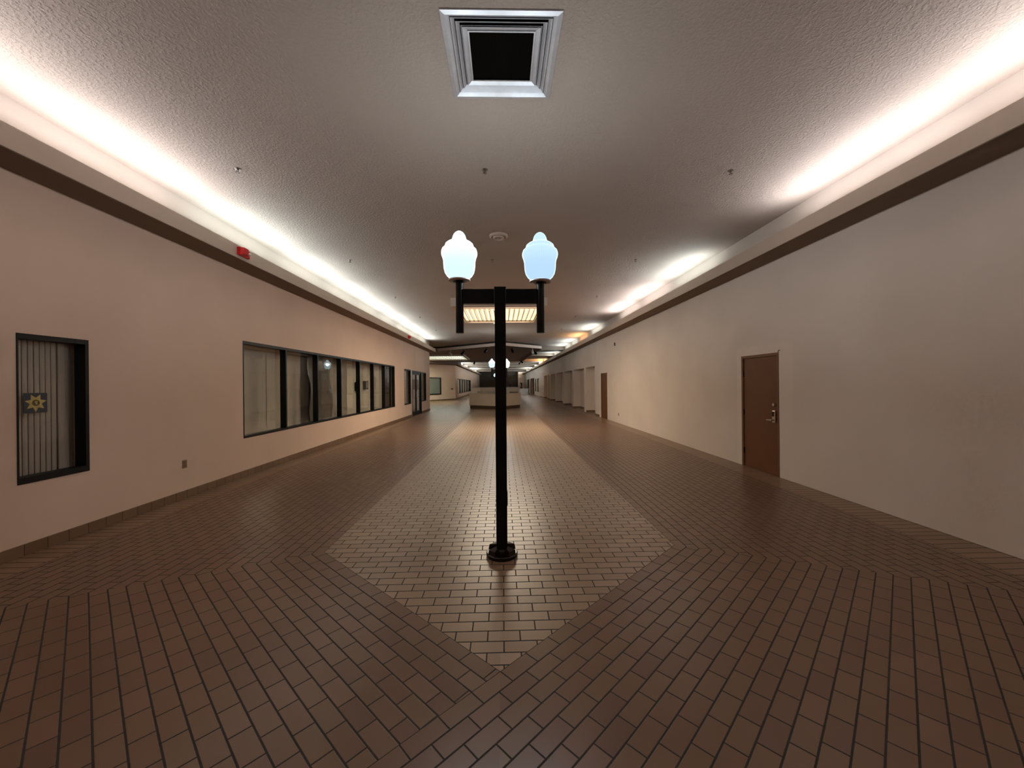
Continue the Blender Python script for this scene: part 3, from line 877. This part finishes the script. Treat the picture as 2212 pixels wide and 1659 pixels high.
# right side far windows and doors
store_window(7, XW, W5, [], -1, depth=0.12, label='nearer of two blanked windows far along the right wall', panels=[M['panel']], panel_off=0.1, glass=False)
store_window(8, XW, W6, [], -1, depth=0.12, label='farther of two blanked windows far along the right wall', panels=[M['panel']], panel_off=0.1, glass=False)
for num, D_, lab, mt in ((4, D4, 'red-brown wooden double doors far along the right wall', M['wood_red']), (5, D5, 'dark doorway farthest along the right wall', M['frame'])):
    d = empty('door_%d' % num, (XW, D_[0], 0)); struct(d, lab, 'door')
    Wd, Hd = D_[1] - D_[0], D_[3]
    mb = MB(); mb.box((-0.01, 0, 0), (0.12, 0.12, Hd)); mb.box((-0.01, Wd - .12, 0), (0.12, Wd, Hd)); mb.box((-0.01, .12, Hd - .12), (0.12, Wd - .12, Hd)); mb.build('door_frame', mt, d)
    for a, b in ((.13, Wd / 2 - .01), (Wd / 2 + .01, Wd - .13)):
        lf = MB().box((0.30, a, 0.01), (0.345, b, Hd - .13)).build('door_leaf', mt, d)
        MB().rod((0.27, (b - .1) if a < 1 else (a + .1), .95), (0.27, (b - .1) if a < 1 else (a + .1), 1.15), 0.012).build('pull_handle', M['chrome'], lf)

# near brown doors ------------------------------------------------
def brown_door(num, D_, label, full):
    d = empty('door_%d' % num, (XW, D_[0], 0)); struct(d, label, 'door')
    Wd, Hd = D_[1] - D_[0], D_[3]
    mb = MB(); x0, x1 = -0.006, 0.13
    mb.box((x0, 0, 0), (x1, 0.035, Hd)); mb.box((x0, Wd - 0.048, 0), (x1, Wd, Hd)); mb.box((x0, 0.035, Hd - 0.048), (x1, Wd - 0.048, Hd))
    mb.build('door_frame', M['doorframe'], d, bevel=0.002)
    lf = MB().box((0.012, 0.039, 0.012), (0.056, Wd - 0.052, Hd - 0.052)).build('door_leaf', M['door'], d, bevel=0.0015)
    MB().box((0.0, 0.036, 0.0), (0.13, Wd - 0.048, 0.010)).build('threshold', M['doorframe'], d)
    if full:
        for z in (0.30, 1.02, 1.75):
            MB().cyl((0.002, Wd - 0.050, 0), 0.008, z - 0.055, z + 0.055, 12).box((0.006, Wd - 0.062, z - .05), (0.0125, Wd - 0.040, z + .05)).build('hinge', M['black_metal'], lf)
        # deadbolt, keypad lock with lever (latch side is the near side)
        yl = 0.115
        MB().lathe([(0.0, -0.034), (0.026, -0.032), (0.032, -0.008), (0.034, 0.0)], 28, (0.012, yl, 1.205), 'x').build('deadbolt', M['chrome'], lf, smooth=True)
        esc = MB().box((-0.016, yl - 0.038, 0.90), (0.012, yl + 0.038, 1.105)).build('keypad_lock', M['chrome'], lf, bevel=0.006)
        MB().box((-0.019, yl - 0.012, 1.005), (-0.0155, yl + 0.030, 1.085)).build('keypad', M['dark'], esc, bevel=0.001)
        MB().rod((-0.016, yl, 0.945), (-0.062, yl, 0.945), 0.014, 16).rod((-0.056, yl - .008, 0.945), (-0.056, yl + 0.115, 0.938), 0.010, 12).build('lever_handle', M['chrome'], lf)
        mb = MB().rod((-0.006, 0.01, Hd + .004), (-0.03, -0.035, Hd + 0.03), 0.005).rod((-0.03, -0.035, Hd + .03), (-0.006, -0.04, Hd + 0.035), 0.005)
        mb.build('door_hook', M['black_metal'], d)
    else:
        MB().lathe([(0.0, -0.05), (0.026, -0.046), (0.028, -0.03), (0.012, -0.02), (0.012, 0.0)], 20, (0.012, 0.12, 1.0), 'x').build('door_knob', M['chrome'], lf, smooth=True)
    return d
brown_door(1, D1, 'brown metal door with keypad lever lock in the right wall, nearest the camera', True)
brown_door(2, D2, 'plain brown door in the right wall just before the alcoves', False)

# ------------------------------------------------------------------ red alarm strobes on the left ledge
def make_strobe():
    o = empty('fire_alarm_strobe')
    body = MB().box((0.0, -0.125, 0.0), (0.045, 0.125, 0.125)).build('backplate', M['red'], o, bevel=0.004)
    MB().hexa([(0.045, -0.12, 0.004), (0.115, -0.115, 0.012), (0.115, -0.01, 0.012), (0.045, 0.0, 0.004), (0.045, -0.12, 0.121), (0.115, -0.115, 0.112), (0.115, -0.01, 0.112), (0.045, 0.0, 0.121)]).build('horn_cover', M['red'], o, bevel=0.003)
    MB().hexa([(0.045, 0.02, 0.045), (0.085, 0.035, 0.055), (0.085, 0.095, 0.055), (0.045, 0.112, 0.045), (0.045, 0.02, 0.09), (0.085, 0.035, 0.08), (0.085, 0.095, 0.08), (0.045, 0.112, 0.09)]).build('strobe_lens', M['white_plastic'], o, bevel=0.004)
    return o
st = make_strobe(); st.location = (-LIPX, 6.32, 3.695)
tag(st, 'red fire alarm strobe on the left ledge, the nearer one', 'fire alarm', 'alarm strobes')
s2 = copy_tree(st); s2.location = (-LIPX, 17.3, 3.675); tag(s2, 'red fire alarm strobe on the left ledge, the farther one near the corridor corner', 'fire alarm', 'alarm strobes')

# outlets ----------------------------------------------------------
def outlet(x, y, z, d, lab, h=0.115, w_=0.078):
    o = empty('wall_outlet', (x, y, z)); tag(o, lab, 'outlet')
    MB().box((0, -w_ / 2, -h / 2), (d * 0.007, w_ / 2, h / 2)).build('cover_plate', M['outlet'], o, bevel=0.002)
    mb = MB()
    for s in (-1, 1):
        mb.box((d * 0.007, -0.017, s * 0.026 - 0.015), (d * 0.0095, 0.017, s * 0.026 + 0.015))
    mb.build('socket', M['outlet'], o)
    mb = MB()
    for s in (-1, 1):
        for t in (-.006, .006): mb.box((d * 0.0095, t - .0015, s * .026 - .003), (d * 0.0102, t + .0015, s * .026 + .007))
    mb.cyl((0, 0, 0), 0.003, d * 0.0070, d * 0.0085, 8, 'x') if d > 0 else None
    mb.build('slots', M['black'], o)
outlet(-XW, 5.66, 0.492, 1, 'small brown outlet plate low on the left wall between the two windows')
outlet(XW, 15.2, 0.35, -1, 'small outlet plate low on the right wall before the second brown door')
o = MB().box((XW - 0.05, 15.55, 3.12), (XW, 15.60, 3.24)).build('wall_sensor', M['sprk'], None, bevel=0.006)
tag(o, 'tiny grey sensor high on the right wall above the second brown door', 'sensor')

# ------------------------------------------------------------------ light coffers
def coffer(loc_, x0, x1, y0, y1, ztop, zbot, label, lamp_w, tone, nbars, recess, etone, border=0.01):
    """dropped box frame with a lit louvre inside; coordinates relative to loc_"""
    c = empty('ceiling_light_coffer', loc_); tag(c, label, 'ceiling light', 'light coffers')
    t = 0.16
    mb = MB()
    for a, b in (((x0 - t, y0 - t, zbot), (x1 + t, y0, ztop)), ((x0 - t, y1, zbot), (x1 + t, y1 + t, ztop)), ((x0 - t, y0, zbot), (x0, y1, ztop)), ((x1, y0, zbot), (x1 + t, y1, ztop))): mb.box(a, b)
    mb.build('coffer_frame', M['ledge'], c)
    mb = MB(); zt = ztop + recess
    for a, b in (((x0 - .02, y0 - .02, ztop), (x0, y1 + .02, zt)), ((x1, y0 - .02, ztop), (x1 + .02, y1 + .02, zt)), ((x0, y0 - .02, ztop), (x1, y0, zt)), ((x0, y1, ztop), (x1, y1 + .02, zt)), ((x0 - .02, y0 - .02, zt), (x1 + .02, y1 + .02, zt + .02))):
        if recess > 0: mb.box(a, b)
    if recess > 0: mb.build('coffer_well', M['cove'], c)
    zl = zbot + 0.03
    p = MB().box((x0 + .01, y0 + border, zl + .06), (x1 - .01, y1 - .01, zl + .065)).build('lit_diffuser', etone, c)
    if border > .1: MB().box((x0 + .01, y0 + .01, zl + .058), (x1 - .01, y0 + border, zl + .066)).build('glow_border', emit_mat('coffer_border_glow', (0.26, 0.17, 0.105), 1.0), c)  # border glows by itself in place of lamplight falling on it
    mb = MB()
    for k in range(nbars + 1):
        xx = x0 + (x1 - x0) * k / nbars
        mb.box((xx - .012, y0 + border, zl + .02), (xx + .012, y1, zl + .06))
    mb.build('louvre_bars', M['kick'], c)
    ld = bpy.data.lights.new('coffer_light', 'AREA'); ld.shape = 'RECTANGLE'; ld.size = (x1 - x0) * .9; ld.size_y = (y1 - y0) * .9
    ld.energy = lamp_w; ld.color = tone
    lo = bpy.data.objects.new('coffer_light', ld); COL.objects.link(lo); lo.parent = c
    lo.location = ((x0 + x1) / 2, (y0 + y1) / 2, zl + 0.05)
    return c
def stripe_mat(name, c1, c2, s, k):
    mt, nt, b = new_mat(name)
    pos, x, y, z = world_xyz(nt)
    f = ((x * k).frac() - 0.5).abs() * 2.0
    n = noise(nt, pos, 1.3, 3)
    c = ramp(nt, f * 0.75 + n * 0.3, [(0.2, c1), (0.75, c2)])
    nt.links.new(c, b.inputs['Emission Color']); b.inputs['Emission Strength'].default_value = s
    b.inputs['Base Color'].default_value = (.6, .5, .4, 1)
    return mt
kx0, kx1, ky0, ky1 = KX0 + .005, KX1 - .005, KY0 + .005, KY1 - .005
coffer((0, 13.7, CZ), KX0, KX1, KY0 - 13.7, KY1 - 13.7, 0.0, -0.27, 'wide amber-lit louvred ceiling coffer over the corridor behind the nearest lamp', 160, (1.0, 0.86, 0.66), 16, 0.0, stripe_mat('coffer_glow_amber', (0.20, 0.12, 0.065), (0.75, 0.58, 0.34), 1.0, 16 / (KX1 - KX0)), 0.75)
coffer((-5.0, 33.6, CZ), -2.6, 1.75, -2.3, 2.7, -0.14, -0.42, 'greenish-lit louvred ceiling coffer in the side hall at left', 130, (0.95, 1.0, 0.85), 24, 0.0, stripe_mat('coffer_glow_green', (0.40, 0.45, 0.33), (0.70, 0.75, 0.62), 1.0, 3.0))

# projector/camera blob on coffer's far edge
o = empty('ceiling_camera', (-0.10, 15.35, 4.05)); tag(o, 'small dark security camera hanging at the far edge of the amber coffer', 'camera')
MB().box((-0.25, -0.04, -0.05), (-0.02, 0.04, 0.0)).build('camera_body', M['sprk'], o, bevel=0.006)
MB().rod((0.10, 0, -0.10), (0.10, 0, 0.0), 0.012).box((-0.02, -0.03, -0.03), (0.16, 0.03, 0)).build('mount', M['sprk'], o)

# track spotlights ----------------------------------------------------
def make_spot(mt):
    o = empty('track_spotlight')
    MB().box((-0.03, -0.03, -0.02), (0.03, 0.03, 0.0)).build('track_foot', mt, o)
    MB().rod((0, 0, -0.02), (0, 0, -0.10), 0.012).build('stem', mt, o)
    b = MB().lathe([(0.05, -0.16), (0.075, -0.12), (0.085, 0.16), (0.07, 0.16), (0.065, 0.10), (0.0, 0.10)], 24).build('lamp_can', mt, o, smooth=True)
    b.location = (0, 0, -0.22); b.rotation_euler = (R(125), 0, 0)
    return o
sb = make_spot(M['black']); sw = make_spot(M['white_plastic'])
spots = [(-2.75, 26.9, 'black', 'black spotlight under the canopy, above the greenish coffer'), (-1.09, 25.25, 'black', 'black spotlight under the canopy, just left of the lamp posts'), (0.64, 25.3, 'black', 'black spotlight under the canopy, just right of the lamp posts'),
         (2.30, 27.2, 'black', 'black spotlight at the right front corner of the canopy'), (2.08, 26.5, 'white', 'white spotlight at the right front corner of the canopy'),
         (-2.9, 39.8, 'black', 'black spotlight at the far left edge of the canopy'), (1.9, 38.5, 'black', 'black spotlight at the far right edge of the canopy, nearer of two'), (1.85, 40.6, 'black', 'black spotlight at the far right edge of the canopy, farther of two'), (-3.7, 27.6, 'white', 'white spotlight under the left end of the canopy edge')]
fb = fw_s = True
for x_, y_, c_, lab in spots:
    if c_ == 'black': o = sb if fb else copy_tree(sb); fb = False
    else: o = sw if fw_s else copy_tree(sw); fw_s = False
    o.location = (x_, y_, 4.03); o.rotation_euler.z = R(random.uniform(-50, 50))
    tag(o, lab, 'spotlight', 'track spotlights')

# ------------------------------------------------------------------ kiosk in the middle
k = empty('kiosk', (0, 24.0, 0)); tag(k, 'beige pointed-front kiosk counter standing in the middle of the corridor', 'kiosk')
fp = [(-0.08, 0.08), (1.19, 1.70), (1.19, 3.6), (-2.25, 3.6), (-2.25, 1.80)]
def inset(P, d):
    cx = sum(p[0] for p in P) / len(P); cy = sum(p[1] for p in P) / len(P)
    return [(cx + (p[0] - cx) * (1 - d), cy + (p[1] - cy) * (1 - d)) for p in P]
MB().prism(inset(fp, 0.03), 0, 0.21).build('kick_base', M['kick'], k)
MB().prism(fp, 0.21, 0.975).build('counter_body', M['kiosk'], k)
MB().prism(inset(fp, -0.012), 0.975, 1.0).build('counter_top', M['kiosk'], k)
MB().box((-2.15, 2.6, 1.0), (-1.55, 3.5, 1.33)).build('back_cabinet', M['panel'], k)
MB().box((-1.75, 2.4, 1.0), (-0.3, 2.5, 1.13)).build('raised_shelf', M['panel_dim'], k)
MB().box((0.45, 2.2, 1.0), (1.05, 2.6, 1.06)).build('dark_tray', M['kick'], k)
for xa, xb, lab in ((-2.20, -0.30, 'tall pale counter standing behind the left half of the kiosk'), (0.10, 1.25, 'tall pale counter standing behind the right half of the kiosk')):
    r = empty('rear_counter', ((xa + xb) / 2, 29.3, 0)); tag(r, lab, 'counter', 'tall counters behind the kiosk'); hw = (xb - xa) / 2
    MB().box((-hw, -0.3, 0.0), (hw, 0.3, 1.32)).build('counter_body', M['panel'], r)
    MB().box((-hw - .05, -0.35, 1.32), (hw + .05, 0.35, 1.37)).build('counter_top', M['kiosk_top'], r)
# white far kiosk
k = empty('white_counter', (3.05, 56.0, 0)); tag(k, 'small white counter far down the corridor by the right wall', 'counter')
MB().box((-0.75, 0, 0), (0.65, 1.6, 0.86)).build('counter_body', M['white_kiosk'], k)
MB().box((-0.80, -0.04, 0.86), (0.70, 1.64, 0.92)).build('counter_top', M['white_kiosk'], k)
def plant(loc_, h, lab, seed):
    rr = random.Random(seed)
    o = empty('potted_plant', loc_); tag(o, lab, 'plant', 'dark potted plants')
    MB().lathe([(0.12, 0.0), (0.17, 0.28), (0.15, 0.28), (0.14, 0.24), (0.0, 0.24)], 18).build('pot', M['kick'], o, smooth=True)
    mb = MB()
    for i in range(46):
        a = rr.uniform(0, 2 * PI); l = rr.uniform(.35, 1.0) * h; s = rr.uniform(.12, .45)
        p0 = Vector((0, 0, .25)); p1 = Vector((math.cos(a) * s * l * .5, math.sin(a) * s * l * .5, .25 + l * .7)); p2 = Vector((math.cos(a) * s * l * 1.2, math.sin(a) * s * l * 1.2, .25 + l * rr.uniform(.75, 1.0)))
        wv = Vector((-math.sin(a), math.cos(a), 0)) * rr.uniform(.03, .07)
        mb.quad(p0, p1 - wv, p1 + wv); mb.quad(p1 - wv, p2, p1 + wv)
    mb.build('foliage', M['leaf'], o)
plant((2.75, 56.8, 0.92), 0.75, 'dark leafy potted plant standing on the white counter', 1)
plant((1.05, 56.0, 0.55), 1.1, 'dark leafy potted plant beside the near lamp post, right of it', 4)
o = MB().box((0.75, 55.7, 0), (1.35, 56.3, 0.55)).build('plant_stand', M['kick'], None); tag(o, 'dark low stand under the plant far down the corridor', 'stand')
# far left wall detail
o = MB().box((-0.15, -0.03, -0.06), (0.15, 0.0, 0.06)).build('wall_plate', M['sprk'], None)
pp = ax + dd * ((ay - ax).length * 0.93); o.location = (pp.x + nn.x * .02, pp.y + nn.y * .02, 1.15); o.rotation_euler.z = ang
tag(o, 'small dark plate on the angled wall near its corner', 'wall plate')
